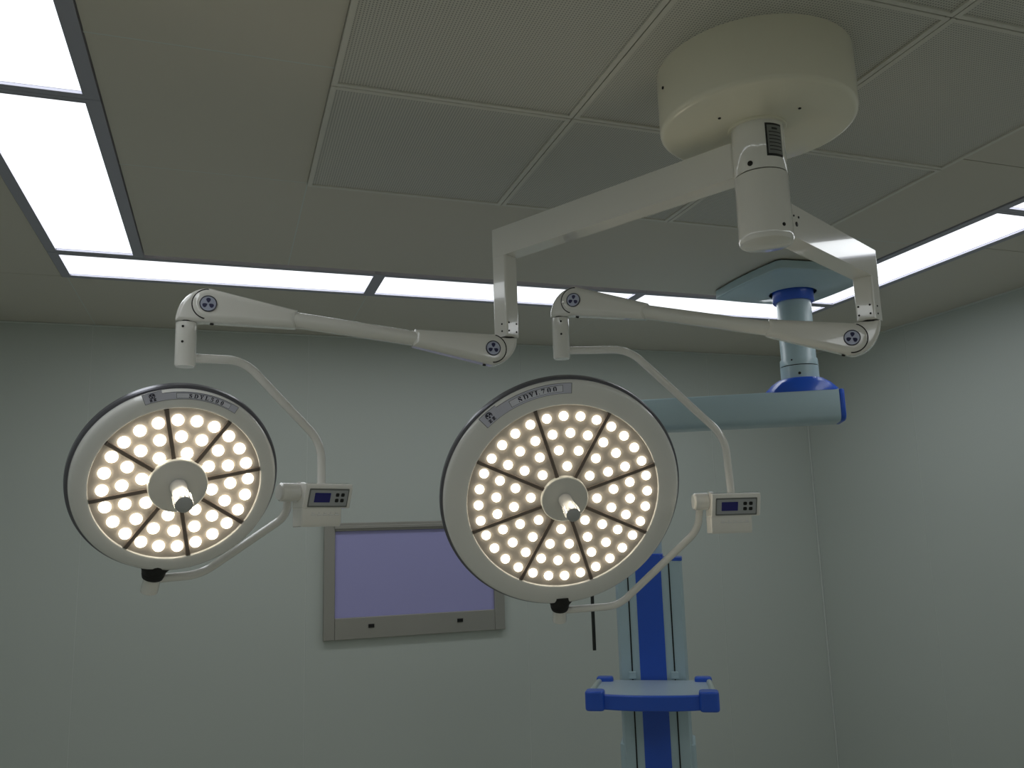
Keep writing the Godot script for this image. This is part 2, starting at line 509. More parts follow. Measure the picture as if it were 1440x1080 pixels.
func arc_strip(b: MB, r0: float, r1: float, a0: float, a1: float, zf: Callable, lift: float) -> void:
	# strip lying on the rim, angles in degrees, with thickness
	var n := maxi(2, int(absf(a1 - a0) / 1.5))
	for k in n:
		var t0 := deg_to_rad(lerpf(a0, a1, float(k) / n)); var t1 := deg_to_rad(lerpf(a0, a1, float(k + 1) / n))
		var p := []
		for q in [[r0, t0], [r0, t1], [r1, t1], [r1, t0]]:
			p.append(Vector3(cos(q[1]) * q[0], sin(q[1]) * q[0], zf.call(q[0]) + lift))
		var low := []
		for q in p: low.append(q - Vector3(0, 0, lift + 0.0006))
		b.quad(p[0], p[1], p[2], p[3], Vector3.BACK, Vector3.BACK, Vector3.BACK, Vector3.BACK)
		var o := Vector3(cos(t0), sin(t0), 0)
		b.quad(p[2], p[3], low[3], low[2], o, o, o, o)
		b.quad(p[0], p[1], low[1], low[0], -o, -o, -o, -o)
		if k == 0 or k == n - 1:
			var e: Vector3 = (p[0] - p[1]).normalized() * (1.0 if k == 0 else -1.0)
			var i := 0 if k == 0 else 1
			var j := 3 if k == 0 else 2
			b.quad(p[i], p[j], low[j], low[i], e, e, e, e)

func serif_text(text: String, h: float, hf: Transform3D, r: float, a0: float, a1: float, z: float) -> ArrayMesh:
	var st := SurfaceTool.new()
	st.begin(Mesh.PRIMITIVE_TRIANGLES)
	var font := SystemFont.new()
	font.font_names = PackedStringArray(["Droid Serif"])
	font.font_weight = 700
	for i in text.length():
		var tm := TextMesh.new()
		tm.text = text[i]
		tm.font = font
		tm.font_size = 64
		tm.pixel_size = h / 46.0
		tm.depth = 0.0008
		tm.curve_step = 2.0
		var a := deg_to_rad(lerpf(a0, a1, float(i) / (text.length() - 1)))
		st.append_from(tm, 0, hf * Transform3D(Basis(Vector3.BACK, a - PI / 2), Vector3(cos(a) * r, sin(a) * r, z)))
	return st.commit()

func lamp(cfg: Dictionary) -> void:
	var white := mat("lamp_paint", Color.WHITE)
	var dark := mat("gap", Color.BLACK)
	var rubber := mat("rubber", Color(0.10, 0.10, 0.10), 0.6)
	var el: Vector3 = cfg.elbow          # vertical axis of the drop post (y = 0)
	var yk: Vector3 = cfg.yoke           # vertical axis of the lamp yoke
	var t := thing("surgical_lamp", cfg.label, "surgical lamp", STEM + Vector3(0, cfg.beam_y, 0), "shadowless surgical lamps on one ceiling mount")
	# horizontal beam
	var bd := (el - STEM).normalized()
	var bs := bd.cross(Vector3.UP)
	var bl := el.distance_to(STEM)
	var hw := 0.027
	var bh: float = cfg.beam_h
	var b := mb(frame(bs, Vector3.UP, -bd, STEM + Vector3(0, cfg.beam_y - bh / 2, 0)))
	b.box(Vector3(0, 0, -(0.052 + bl + hw) / 2), Vector3(hw * 2, bh, bl + hw - 0.052), 0.007, 3)
	var beam := part(b, "horizontal_arm", white, t)
	# drop post
	b = mb(frame(bs, Vector3.UP, -bd, el))
	var ph: float = cfg.beam_y - cfg.post_y - 0.02
	b.box(Vector3(0, cfg.post_y + ph / 2, 0), Vector3(hw * 2 - 0.001, ph, hw * 2 - 0.001), 0.007, 3)
	var post := part(b, "drop_post", white, t)
	for s in [-1, 1]:
		for dy in [0.012, 0.033]:
			screw(post, el + bs * s * (hw - 0.0008) - bd * 0.008 + Vector3(0, cfg.post_y + dy + 0.004, 0), bs * s, 0.0028)
	for dx in [-0.017, 0.014]:
		for dy in [0.012, 0.036]:
			screw(post, el - bd * (hw - 0.0008) + bs * dx + Vector3(0, cfg.post_y + dy + 0.004, 0), -bd, 0.0028)
	if cfg.big:
		var eye := (Vector3.ZERO - STEM).normalized()
		var sg := signf(bs.dot(eye))
		for q in [[0.105, -0.046, 0.006], [0.118, -0.026, 0.003], [0.093, -0.028, 0.0025]]:
			screw(beam, STEM + bd * q[0] + bs * sg * hw + Vector3(0, cfg.beam_y + q[1], 0), bs * sg, q[2])
	# spring arm between two pivots
	var d := (yk - el).normalized()
	var side := d.cross(Vector3.UP)
	if side.dot(-el) < 0: side = -side
	var A: Vector3 = el + d * 0.050 + Vector3(0, cfg.piv_a, 0)
	var B: Vector3 = yk - d * 0.053 + Vector3(0, cfg.piv_b, 0)
	b = mb(frame(d, Vector3.UP, d.cross(Vector3.UP), el))
	b.x.origin = Vector3.ZERO
	part(knuckle(el, d, cfg.post_y - 0.0015, 0.050, cfg.piv_a, side), "elbow_joint", white, t)
	part(knuckle(yk, -d, cfg.yoke_top + 0.0015, 0.053, cfg.piv_b, side), "yoke_joint", white, t)
	b = mb()
	b.tube([el + Vector3(0, cfg.post_y - 0.004, 0), el + Vector3(0, cfg.post_y + 0.004, 0)], 0.0235)
	part(b, "joint_gap", dark, t)
	b = mb()
	b.tube([yk + Vector3(0, cfg.yoke_top - 0.004, 0), yk + Vector3(0, cfg.yoke_top + 0.004, 0)], 0.0225)
	part(b, "joint_gap", dark, t)
	for e in 2:
		var o: Vector3 = A if e == 0 else B
		var ax: Vector3 = ((B - A) if e == 0 else (A - B)).normalized()
		var zz := side
		var yy := zz.cross(ax)
		b = mb(frame(ax, yy, zz, o))
		b.slab(cover_profile(0.225, 0.046, 0.0245), -0.031, 0.031, 0.019, 5)
		var inv := b.x.affine_inverse()
		for i in b.v.size():   # the cover narrows towards the tube
			var l := inv * b.v[i]
			l.z *= lerpf(1.0, 0.76, clampf((l.x - 0.03) / 0.195, 0.0, 1.0))
			b.v[i] = b.x * l
		var cv := part(b, "arm_cover", white, t)
		emblem(cv, Transform3D(Basis(ax, yy, zz) if e == 0 else Basis(ax, yy, zz) * Basis(Vector3.BACK, PI), o + zz * 0.031))
		var ring := mb(frame(ax, yy, zz, o))
		var circle := PackedVector2Array()
		for k in 48:
			var ca := TAU * k / 48
			circle.append(Vector2(cos(ca), sin(ca)) * (0.0412 if cos(ca) < -0.1 else 0.034))
		ring.slab(circle, -0.0272, 0.0272, 0.0)
		part(ring, "pivot_gap", dark, t)
		var down := -1.0 if yy.y > 0 else 1.0
		screw(cv, o + ax * 0.014 + yy * down * 0.0455, yy * down, 0.005, dark)
	b = mb()
	b.tube([A.lerp(B, 0.15), A.lerp(B, 0.85)], 0.0212, 28)
	part(b, "spring_tube", white, t)
	# yoke cylinder hanging from the far pivot
	b = mb(Transform3D(Basis.IDENTITY, yk))
	b.lathe([Vector2(0, cfg.yoke_top), Vector2(0.026, cfg.yoke_top), Vector2(0.026, cfg.yoke_bottom + 0.004), Vector2(0.023, cfg.yoke_bottom), Vector2(0, cfg.yoke_bottom)], 40)
	var ycyl := part(b, "yoke_cylinder", white, t)
	var yd: Vector3 = (Vector3(-yk.x, 0, -yk.z).normalized() * 0.94 + d * cfg.yoke_screw).normalized()
	for dy in [0.014, 0.054]:
		screw(ycyl, yk + yd * 0.026 + Vector3(0, cfg.yoke_top - dy, 0), yd, 0.0032)
	# outer bow from the yoke to the control box
	var g: Vector3 = cfg.g
	var pts := []
	for q in cfg.bow: pts.append(yk + g * q[0] + Vector3(0, q[1], 0))
	b = mb()
	b.tube(fillet(pts, 0.05, 10), 0.0118, 24)
	part(b, "outer_bow", white, t)
	# control box
	var fn := g.cross(Vector3.UP)
	if fn.dot(-yk) < 0: fn = -fn
	var bc: Vector3 = yk + g * cfg.bow[3][0] + Vector3(0, cfg.box_y, 0)
	# the profile lies in the (front, up) plane and is pulled along g
	var xf := frame(fn, Vector3.UP, fn.cross(Vector3.UP), bc)
	var gs := signf(fn.cross(Vector3.UP).dot(g))
	b = mb(xf)
	b.slab(PackedVector2Array([Vector2(-0.03, -0.048), Vector2(0.030, -0.048), Vector2(0.049, 0.008), Vector2(0.047, 0.018), Vector2(0.032, 0.022), Vector2(-0.03, 0.022)]), -0.074, 0.074, 0.004, 3)
	var bx := part(b, "control_box", white, t)
	b = mb(xf * Transform3D(Basis.IDENTITY, Vector3(0, 0, -gs * 0.013)))
	b.slab(PackedVector2Array([Vector2(-0.026, -0.098), Vector2(0.020, -0.098), Vector2(0.027, -0.090), Vector2(0.028, -0.046), Vector2(-0.026, -0.046)]), -0.062, 0.062, 0.004, 3)
	var base := part(b, "control_box_base", white, t)
	# slanted display panel
	var lo := Vector2(0.030, -0.048); var hi := Vector2(0.049, 0.008)
	var up2 := (hi - lo).normalized()
	var pu := (fn * up2.x + Vector3.UP * up2.y).normalized()
	var pn := g.cross(pu)
	if pn.dot(fn) < 0: pn = -pn
	var pc: Vector3 = bc + fn * (lo.x + hi.x) / 2 + Vector3.UP * ((lo.y + hi.y) / 2)
	var pr := pu.cross(pn)   # to the right when looking at the panel
	var pf := frame(pr, pu, pn, pc)
	b = mb(pf)
	b.slab(rounded(0.062, 0.0265, 0.002, 2), -0.002, 0.0012, 0.0)
	sub(b.mesh(), "display_panel", mat("panel_grey", Color(0.46, 0.47, 0.46), 0.4), bx, Transform3D.IDENTITY)
	b = mb(pf)
	b.slab(rounded(0.0585, 0.022, 0.002, 2), 0.0, 0.0016, 0.0)
	sub(b.mesh(), "display_field", mat("panel_light", Color(0.68, 0.69, 0.70), 0.4), bx, Transform3D.IDENTITY)
	b = mb(pf * Transform3D(Basis.IDENTITY, Vector3(-0.020, 0.001, 0)))
	b.slab(rounded(0.0245, 0.0135, 0.001, 2), 0.0, 0.0022, 0.0)
	sub(b.mesh(), "screen", mat("screen", Color(0.17, 0.17, 0.48), 0.25), bx, Transform3D.IDENTITY)
	for q in [[0.026, 0.009], [0.043, 0.009], [0.026, -0.007], [0.043, -0.007]]:
		b = mb(pf * Transform3D(Basis.IDENTITY, Vector3(q[0], q[1], 0)))
		b.slab(rounded(0.0055, 0.0052, 0.003, 4), 0.0, 0.003, 0.001, 2)
		sub(b.mesh(), "button", mat("button", Color(0.05, 0.05, 0.05), 0.5), bx, Transform3D.IDENTITY)
	# embossed pale mark on the base
	b = mb(frame(pr, Vector3.UP, fn, bc + fn * 0.0288 + g * -0.004 + Vector3(0, -0.066, 0)))
	for k in 5:
		b.box(Vector3(-0.036 + k * 0.018, 0, 0), Vector3(0.014, 0.0022, 0.0024), 0.0008, 1)
		b.box(Vector3(-0.036 + k * 0.018, 0.005, 0), Vector3(0.009 if k % 2 == 0 else 0.003, 0.0016, 0.0024), 0.0006, 1)
	sub(b.mesh(), "embossed_mark", mat("mark", Color(0.95, 0.95, 0.95), 0.2), base, Transform3D.IDENTITY)
	# pivot housing beside the box
	b = mb(along(g, yk + Vector3(0, cfg.axis_y, 0)))
	var h0: float = cfg.housing
	var h1: float = cfg.bow[3][0] - 0.070
	b.lathe([Vector2(0, h0), Vector2(0.021, h0), Vector2(0.0255, h0 + 0.005), Vector2(0.0255, h1 - 0.006), Vector2(0.0235, h1 - 0.005), Vector2(0.0235, h1), Vector2(0.029, h1), Vector2(0.029, h1 + 0.012), Vector2(0, h1 + 0.012)], 40)
	part(b, "pivot_housing", white, t)
	for q in [[0.018, 0.012], [-0.016, 0.012]]:
		var at2: Vector3 = bc + g * -0.068 + fn * 0.044 + Vector3(0, q[0] - 0.012, 0)
		screw(bx, at2 - fn * 0.006 * (1.0 if q[0] < 0 else 0.0) - fn * (0.010 if q[0] < 0 else 0.0), (fn - Vector3.UP * 0.3).normalized(), 0.0022)
	# inner bow from the housing to the bottom pivot
	var cc: Vector3 = cfg.c - cfg.n * 0.04
	var w: Vector3 = cfg.w
	pts = []
	for q in cfg.inner: pts.append(cc + g * q[0] + w * q[1])
	b = mb()
	b.tube(fillet(pts, 0.04, 10), 0.0115, 24)
	part(b, "inner_bow", white, t)
	var R: float = cfg.r_out
	var q0: float = cfg.inner[cfg.inner.size() - 1][1]
	b = mb(along(w, cc))
	b.lathe([Vector2(0, q0 - 0.008), Vector2(0.0205, q0 - 0.008), Vector2(0.022, q0 + 0.03), Vector2(0.0215, q0 + 0.036), Vector2(0.019, q0 + 0.038), Vector2(0, q0 + 0.038)], 36)
	part(b, "pivot_end", white, t)
	b = mb(along(w, cc))
	b.lathe([Vector2(0, R - 0.03), Vector2(0.042, R - 0.03), Vector2(0.040, R - 0.006), Vector2(0.030, R + 0.008), Vector2(0.0295, R + 0.014), Vector2(0.0275, R + 0.016), Vector2(0.0285, R + 0.020), Vector2(0.0255, q0 - 0.004), Vector2(0, q0 - 0.004)], 36)
	part(b, "rubber_boot", rubber, t, "black rubber boot")

	# ---------------- lamp head
	var n: Vector3 = cfg.n
	var u := Vector3.UP.cross(n).normalized()
	var v := n.cross(u)
	var hf := frame(u, v, n, cfg.c)
	var lf := hf * Transform3D(Basis(Vector3.RIGHT, PI / 2), Vector3.ZERO)     # lathe frame: local y along n
	var ri: float = cfg.r_in
	var slope := 0.20
	var zf := func(r: float) -> float: return 0.006 - (r - ri - 0.006) * slope
	var ro := R - 0.009
	var sh := mat("head_paint", Color(0.95, 0.945, 0.93), 0.2, 0.0, 0.0, 0.5)
	b = mb(lf)
	b.lathe([Vector2(ri - 0.0005, -0.006), Vector2(ri, 0.002), Vector2(ri + 0.0015, 0.0050), Vector2(ri + 0.006, 0.006), Vector2(ro - 0.012, zf.call(ro - 0.012)), Vector2(ro - 0.005, zf.call(ro - 0.005) - 0.0012), Vector2(ro, zf.call(ro) - 0.006), Vector2(ro + 0.001, -0.028), Vector2(ro - 0.01, -0.032), Vector2(ri - 0.005, -0.032), Vector2(ri - 0.0005, -0.006)], 128)
	var head := part(b, "lamp_head", sh, t)
	b = mb(lf)
	b.lathe([Vector2(ro - 0.012, -0.023), Vector2(R - 0.003, -0.024), Vector2(R, -0.027), Vector2(R + 0.0005, -0.041), Vector2(R - 0.002, -0.044), Vector2(ro - 0.012, -0.046)], 128)
	sub(b.mesh(), "edge_gasket", mat("gasket", Color(0.44, 0.44, 0.47), 0.28, 0.45), head, Transform3D.IDENTITY)
	b = mb(lf)
	b.lathe([Vector2(R - 0.004, -0.041), Vector2(R - 0.008, -0.058), Vector2(R - 0.03, -0.078), Vector2(R * 0.7, -0.095), Vector2(R * 0.35, -0.106), Vector2(0, -0.108)], 128)
	sub(b.mesh(), "back_shell", sh, head, Transform3D.IDENTITY)
	b = mb(lf)
	b.lathe([Vector2(0, 0), Vector2(ri + 0.001, 0), Vector2(ri + 0.001, -0.01)], 96)
	sub(b.mesh(), "face_plate", mat("face_plate", Color(0.71, 0.68, 0.65), 0.4), head, Transform3D.IDENTITY)
	# eight dividing spokes
	var spoke_m := mat("spoke", Color(0.42, 0.38, 0.35), 0.6)
	var rings: Array = cfg.rings
	var spin: float = cfg.spin
	b = mb()
	b.box(Vector3((0.066 + ri) / 2, 0, 0.003), Vector3(ri - 0.066 - 0.001, 0.0112, 0.007), 0.0015, 1)
	var spoke_mesh := b.mesh()
	for k in 8:
		sub(spoke_mesh, "spoke", spoke_m, head, hf * Transform3D(Basis(Vector3.BACK, spin + TAU * k / 8), Vector3.ZERO))
	# the lamps themselves: low glowing domes in shallow pale cups
	var glow := mat("led_glow", Color(1.0, 0.955, 0.86), 0.3, 0.0, 4.3)
	b = mb(Transform3D(Basis(Vector3.RIGHT, PI / 2), Vector3.ZERO))
	var lr: float = cfg.led_r
	b.lathe([Vector2(0, -0.0015), Vector2(lr, -0.0015), Vector2(lr, 0.0032), Vector2(lr * 0.95, 0.0066), Vector2(lr * 0.80, 0.0098), Vector2(lr * 0.5, 0.0120), Vector2(0, 0.0128)], 22)
	var led_mesh := b.mesh()
	for i in rings.size():
		var cnt: int = 8 * (rings.size() - i)
		for k in cnt:
			var a: float = spin - TAU * (k + 0.5) / cnt
			var led := sub(led_mesh, "led_lens", glow, head, hf * Transform3D(Basis.IDENTITY, Vector3(cos(a) * rings[i], sin(a) * rings[i], 0)))
			if i == rings.size() - 1 and k % 2 == 0:
				var sp := SpotLight3D.new()
				sp.name = "spot_light"
				led.add_child(sp)
				sp.position = Vector3(0, 0, 0.003)
				sp.rotation.y = PI
				sp.spot_angle = 60.0
				sp.spot_angle_attenuation = 0.8
				sp.spot_range = 12.0
				sp.light_size = 0.01
				sp.light_color = Color(1.0, 0.955, 0.86)
				sp.light_energy = 0.10
				sp.shadow_enabled = true
	# hub disc and sterile handle
	var metal := mat("hub_metal", Color(0.88, 0.875, 0.85), 0.35, 0.0)
	b = mb(lf)
	b.lathe([Vector2(0.0705, -0.002), Vector2(0.0705, 0.012), Vector2(0.0685, 0.0145), Vector2(0.066, 0.015), Vector2(0, 0.015)], 72)
	sub(b.mesh(), "hub_disc", metal, head, Transform3D.IDENTITY)
	b = mb(lf)
	var hl: float = cfg.handle
	b.lathe([Vector2(0.0205, 0.014), Vector2(0.0205, 0.022), Vector2(0.019, 0.026), Vector2(0.0195, hl * 0.6), Vector2(0.0212, hl - 0.008), Vector2(0.0205, hl - 0.002), Vector2(0.018, hl), Vector2(0, hl)], 36)
	sub(b.mesh(), "handle", mat("handle", Color(0.74, 0.74, 0.74), 0.3), head, Transform3D.IDENTITY)
	b = mb()
	b.box(Vector3(0.0197, 0, hl * 0.79), Vector3(0.0055, 0.0036, hl * 0.34), 0.0012, 1)
	var rib := b.mesh()
	for k in 12:
		sub(rib, "grip_rib", mat("handle", Color.WHITE), head, hf * Transform3D(Basis(Vector3.BACK, TAU * k / 12), Vector3.ZERO))
	# name plate on the rim
	var np: Dictionary = cfg.plate
	var silver := mat("name_plate", Color(0.86, 0.86, 0.93), 0.3, 0.2)
	var edge := mat("name_plate_edge", Color(0.33, 0.33, 0.36), 0.4, 0.3)
	b = mb(hf)
	arc_strip(b, np.r0 - 0.0008, np.r1 + 0.0008, np.a0 - 0.25, np.a1 + 0.2, zf, 0.0008)
	arc_strip(b, np.r0 - 0.0008, np.rt + 0.0008, np.a1, np.a2 + 0.25, zf, 0.0008)
	sub(b.mesh(), "name_plate_edge", edge, head, Transform3D.IDENTITY)
	b = mb(hf)
	arc_strip(b, np.r0, np.r1, np.a0, np.a1, zf, 0.0012)
	arc_strip(b, np.r0, np.rt, np.a1, np.a2, zf, 0.0012)
	sub(b.mesh(), "name_plate", silver, head, Transform3D.IDENTITY)
	var rm: float = (np.r0 + np.r1) / 2
	var hh: float = np.pill
	b = mb(hf)
	arc_strip(b, rm - hh - 0.0008, rm + hh + 0.0008, np.p0, np.p1, zf, 0.0015)
	sub(b.mesh(), "name_field_edge", edge, head, Transform3D.IDENTITY)
	b = mb(hf)
	arc_strip(b, rm - hh, rm + hh, np.p0 + 0.2, np.p1 - 0.2, zf, 0.0019)
	sub(b.mesh(), "name_field", mat("name_field", Color(0.93, 0.93, 0.98), 0.35), head, Transform3D.IDENTITY)
	var ink := mat("ink", Color(0.09, 0.07, 0.22), 0.5)
	sub(serif_text(cfg.text, np.th, hf, rm, np.t0, np.t1, zf.call(rm) + 0.0026), "lettering", ink, head, Transform3D.IDENTITY)
	# maker's emblem and two small characters on the tab
	b = mb(hf)
	var ta: float = deg_to_rad((np.a1 + np.a2) / 2 + 0.4)
	var sc: float = (np.rt - np.r0)
	var keep := b.x
	var re: float = np.r0 + sc * 0.66
	b.x = hf * Transform3D(Basis(Vector3.BACK, ta - PI / 2), Vector3(cos(ta) * re, sin(ta) * re, zf.call(re) + 0.0014))
	for k in 3:
		var hold := b.x
		b.x = hold * Transform3D(Basis(Vector3.BACK, TAU * k / 3 + 0.4), Vector3.ZERO)
		var p := PackedVector2Array()
		for j in 10:
			var a := TAU * j / 10
			p.append(Vector2(sc * 0.13 + cos(a) * sc * 0.09, sin(a) * sc * 0.07))
		b.slab(p, -0.0005, 0.0012, 0.0)
		b.x = hold
	for k in 20:
		var a := TAU * k / 20
		b.box(Vector3(cos(a) * sc * 0.27, sin(a) * sc * 0.25, 0), Vector3(sc * 0.07, sc * 0.07, 0.0018))
	re = np.r0 + sc * 0.24
	b.x = hf * Transform3D(Basis(Vector3.BACK, ta - PI / 2), Vector3(cos(ta) * re, sin(ta) * re, zf.call(re) + 0.0014))
	for s in [-1, 1]:
		for q in [[0, 0.11, 0.26, 0.05], [0, 0.0, 0.22, 0.045], [0, -0.11, 0.28, 0.05], [0, 0, 0.05, 0.26], [-0.09, -0.05, 0.04, 0.1]]:
			b.box(Vector3((s * 0.19 + q[0]) * sc, q[1] * sc, 0), Vector3(q[2] * sc, q[3] * sc, 0.0018))
	b.x = keep
	sub(b.mesh(), "maker_mark", ink, head, Transform3D.IDENTITY)

func build_lamps() -> void:
	lamp({
		"label": "smaller round surgical lamp with 48 lit bulbs, plate SDYL500, left of the two",
		"elbow": Vector3(0.7605, 0, -2.264), "yoke": Vector3(-0.105, 0, -2.286), "beam_y": 2.53, "beam_h": 0.086, "post_y": 2.203, "big": false,
		"piv_a": 2.166, "piv_b": 2.255, "yoke_top": 2.208, "yoke_bottom": 2.093, "yoke_screw": 0.30,
		"g": Vector3(0.915, 0, -0.404).normalized(), "bow": [[0.02, 2.118], [0.158, 2.128], [0.396, 1.918], [0.398, 1.795]],
		"box_y": 1.780, "axis_y": 1.777, "housing": 0.268,
		"c": Vector3(-0.1104, 1.7926, -2.2641), "n": Vector3(0.1769, -0.4519, 0.8743).normalized(), "w": Vector3(-0.186, -0.888, -0.421).normalized(),
		"inner": [[0.322, 0.045], [0.333, 0.108], [0.125, 0.278], [0.0, 0.283]],
		"r_in": 0.200, "r_out": 0.2495, "rings": [0.1692, 0.1261, 0.0838], "spin": deg_to_rad(103.1), "led_r": 0.0142, "handle": 0.125,
		"text": "SDYL500", "plate": {"r0": 0.2235, "r1": 0.2395, "rt": 0.2462, "a0": 59.5, "a1": 104.0, "a2": 114.4, "p0": 64.1, "p1": 96.5, "pill": 0.0056, "t0": 88.5, "t1": 69.5, "th": 0.0098}})
	lamp({
		"label": "larger round surgical lamp with 80 lit bulbs, plate SDYL700, right of the two",
		"elbow": Vector3(1.652, 0, -1.811), "yoke": Vector3(0.971, 0, -2.3645), "beam_y": 2.388, "beam_h": 0.080, "post_y": 2.188, "big": true,
		"piv_a": 2.142, "piv_b": 2.344, "yoke_top": 2.298, "yoke_bottom": 2.171, "yoke_screw": -0.05,
		"g": Vector3(0.963, 0, 0.271).normalized(), "bow": [[0.02, 2.197], [0.208, 2.197], [0.489, 1.919], [0.497, 1.745]],
		"box_y": 1.728, "axis_y": 1.726, "housing": 0.378,
		"c": Vector3(0.9501, 1.7476, -2.3396), "n": Vector3(-0.1441, -0.4329, 0.8899).normalized(), "w": Vector3(0.118, -0.900, -0.419).normalized(),
		"inner": [[0.424, 0.045], [0.424, 0.135], [0.185, 0.388], [0.0, 0.397]],
		"r_in": 0.287, "r_out": 0.364, "rings": [0.2542, 0.2023, 0.1508, 0.1000], "spin": deg_to_rad(110.75), "led_r": 0.0132, "handle": 0.125,
		"text": "SDYL700", "plate": {"r0": 0.3215, "r1": 0.3495, "rt": 0.3555, "a0": 89.8, "a1": 127.4, "a2": 136.9, "p0": 94.0, "p1": 121.1, "pill": 0.0085, "t0": 115.7, "t1": 98.0, "th": 0.0150}})

# ------------------------------------------------------------------ pendant
func build_pendant() -> void:
	var C := Vector3(2.33, 0, -2.995)
	var X := Vector3(0.8686, 0, 0.4954)
	var Z := Vector3(-0.4954, 0, 0.8686)
	var pale := mat("pendant_pale", Color(0.72, 0.81, 0.84), 0.35, 0.0, 0.0, 0.2)
	var blue := mat("pendant_blue", Color(0.17, 0.37, 0.82), 0.35, 0.0, 0.0, 0.2)
	var dark := mat("gap", Color.BLACK)
	var t := thing("service_pendant", "pale blue ceiling service pendant with blue trim, arm, column and shelf", "medical pendant", C + Vector3(0, CEIL, 0))
	# ceiling cover: rounded square drawn down to a round neck
	var sq := rounded(0.245, 0.245, 0.035, 4, 0.012)
	var b := mb(frame(Vector3.RIGHT, Vector3.FORWARD, Vector3.UP, C))
	b.slab(sq, 2.668, 2.704, 0.004, 2)
	var m := sq.size()
	for i in m:
		var p := sq[i] * 0.985; var q := sq[(i + 1) % m] * 0.985
		var e := p.normalized() * 0.1; var f := q.normalized() * 0.1
		var np := Vector3(p.x, p.y, -9.0 * 0.1).normalized(); var nq := Vector3(q.x, q.y, -9.0 * 0.1).normalized()
		b.quad(Vector3(p.x, p.y, 2.669), Vector3(q.x, q.y, 2.669), Vector3(f.x, f.y, 2.645), Vector3(e.x, e.y, 2.645), np, nq, nq, np)
	part(b, "ceiling_cover", pale, t)
	b = mb(frame(Vector3.RIGHT, Vector3.FORWARD, Vector3.UP, C))
	b.slab(rounded(0.235, 0.235, 0.035, 4), 2.703, CEIL, 0.0)
	part(b, "shadow_gap", dark, t)
	var cf := Transform3D(Basis.IDENTITY, C)
	b = mb(cf)
	b.lathe([Vector2(0.07, 2.655), Vector2(0.0865, 2.655), Vector2(0.0865, 2.606), Vector2(0.084, 2.602), Vector2(0.07, 2.602)], 64)
	part(b, "neck_collar", blue, t)
	b = mb(cf)
	b.lathe([Vector2(0.0725, 2.66), Vector2(0.0725, 2.352), Vector2(0.078, 2.345), Vector2(0.0785, 2.318), Vector2(0.0, 2.318)], 64)
	part(b, "round_column", pale, t)
	b = mb(cf)
	b.lathe([Vector2(0.0745, 2.3185), Vector2(0.0745, 2.3135)], 64)
	part(b, "joint_gap", dark, t)
	b = mb(cf)
	b.lathe([Vector2(0.0, 2.314), Vector2(0.0785, 2.314), Vector2(0.0790, 2.23)], 64)
	var lowc := part(b, "column_foot", pale, t)
	var eye := Vector3(-C.x, 0, -C.z).normalized()
	screw(lowc, C + eye * 0.079 + Vector3(0, 2.278, 0), eye, 0.006, dark)
	var ed := (eye + Vector3(-0.35, 0, -0.2)).normalized()
	screw(get_node(NodePath(String(t.name) + "/round_column")), C + ed * 0.078 + Vector3(0, 2.338, 0), ed, 0.0035, dark)
	b = mb(Transform3D(Basis(X, Vector3.UP, Z), C))
	b.lathe([Vector2(0.079, 2.262), Vector2(0.095, 2.258), Vector2(0.122, 2.240), Vector2(0.150, 2.212), Vector2(0.155, 2.199)], 64)
	for i in b.v.size():   # pressed flat across the arm
		var l := b.v[i] - C
		var across := l.dot(Z)
		if absf(across) > 0.088: b.v[i] -= Z * (across - 0.088 * signf(across))
	part(b, "dome_cover", blue, t)
	# horizontal arm
	var af := frame(Z, Vector3.UP, -X, C)          # local x across, y up, z along the arm to the left
	var prof := PackedVector2Array([Vector2(-0.062, 2.068), Vector2(0.062, 2.068), Vector2(0.083, 2.078), Vector2(0.090, 2.092), Vector2(0.090, 2.194), Vector2(0.085, 2.201), Vector2(-0.085, 2.201), Vector2(-0.090, 2.194), Vector2(-0.090, 2.092), Vector2(-0.083, 2.078)])
	b = mb(af)
	b.slab(prof, -0.136, 0.80, 0.0)
	part(b, "arm_body", pale, t)
	for e in [[-0.158, -0.136], [0.80, 0.822]]:
		b = mb(af)
		b.slab(prof, e[0], e[1], 0.008, 3)
		part(b, "arm_end_cap", blue, t)
	# drop tube and service column
	var K: Vector3 = C - X * 0.687
	b = mb(Transform3D(Basis.IDENTITY, K))
	b.lathe([Vector2(0.085, 2.075), Vector2(0.085, 2.04), Vector2(0.062, 2.03), Vector2(0.060, 1.52)], 48)
	part(b, "drop_tube", pale, t)
	var kf := frame(X, -Z, Vector3.UP, K)           # local x right, y away from the viewer, z up
	b = mb(kf)
	b.slab(PackedVector2Array([Vector2(-0.128, 0.10), Vector2(-0.140, 0.088), Vector2(-0.140, -0.080), Vector2(-0.128, -0.10), Vector2(-0.090, -0.104), Vector2(0.090, -0.104), Vector2(0.128, -0.10), Vector2(0.140, -0.080), Vector2(0.140, 0.088), Vector2(0.128, 0.10)]).duplicate(), 0.40, 1.522, 0.003, 2)
	var body := part(b, "column_body", pale, t)
	b = mb(kf)
	b.slab(PackedVector2Array([Vector2(-0.053, -0.106), Vector2(0.053, -0.106), Vector2(0.053, -0.09), Vector2(-0.053, -0.09)]), 0.42, 1.538, 0.0)
	part(b, "blue_front_strip", blue, t)
	b = mb(kf)
	b.slab(rounded(0.142, 0.104, 0.02, 4), 1.515, 1.530, 0.004, 2)
	b.slab(rounded(0.062, 0.085, 0.02, 4), 1.525, 1.546, 0.006, 2)
	part(b, "top_cap", blue, t)
	for s in [-0.0855, 0.0855]:
		b = mb(kf)
		b.box(Vector3(s, -0.104, 0.965), Vector3(0.0055, 0.003, 1.09))
		part(b, "mounting_groove", mat("groove", Color(0.05, 0.07, 0.08), 0.6), t)
	b = mb(kf)
	b.slab(rounded(0.152, 0.09, 0.02, 4), 0.38, 0.792, 0.006, 2)
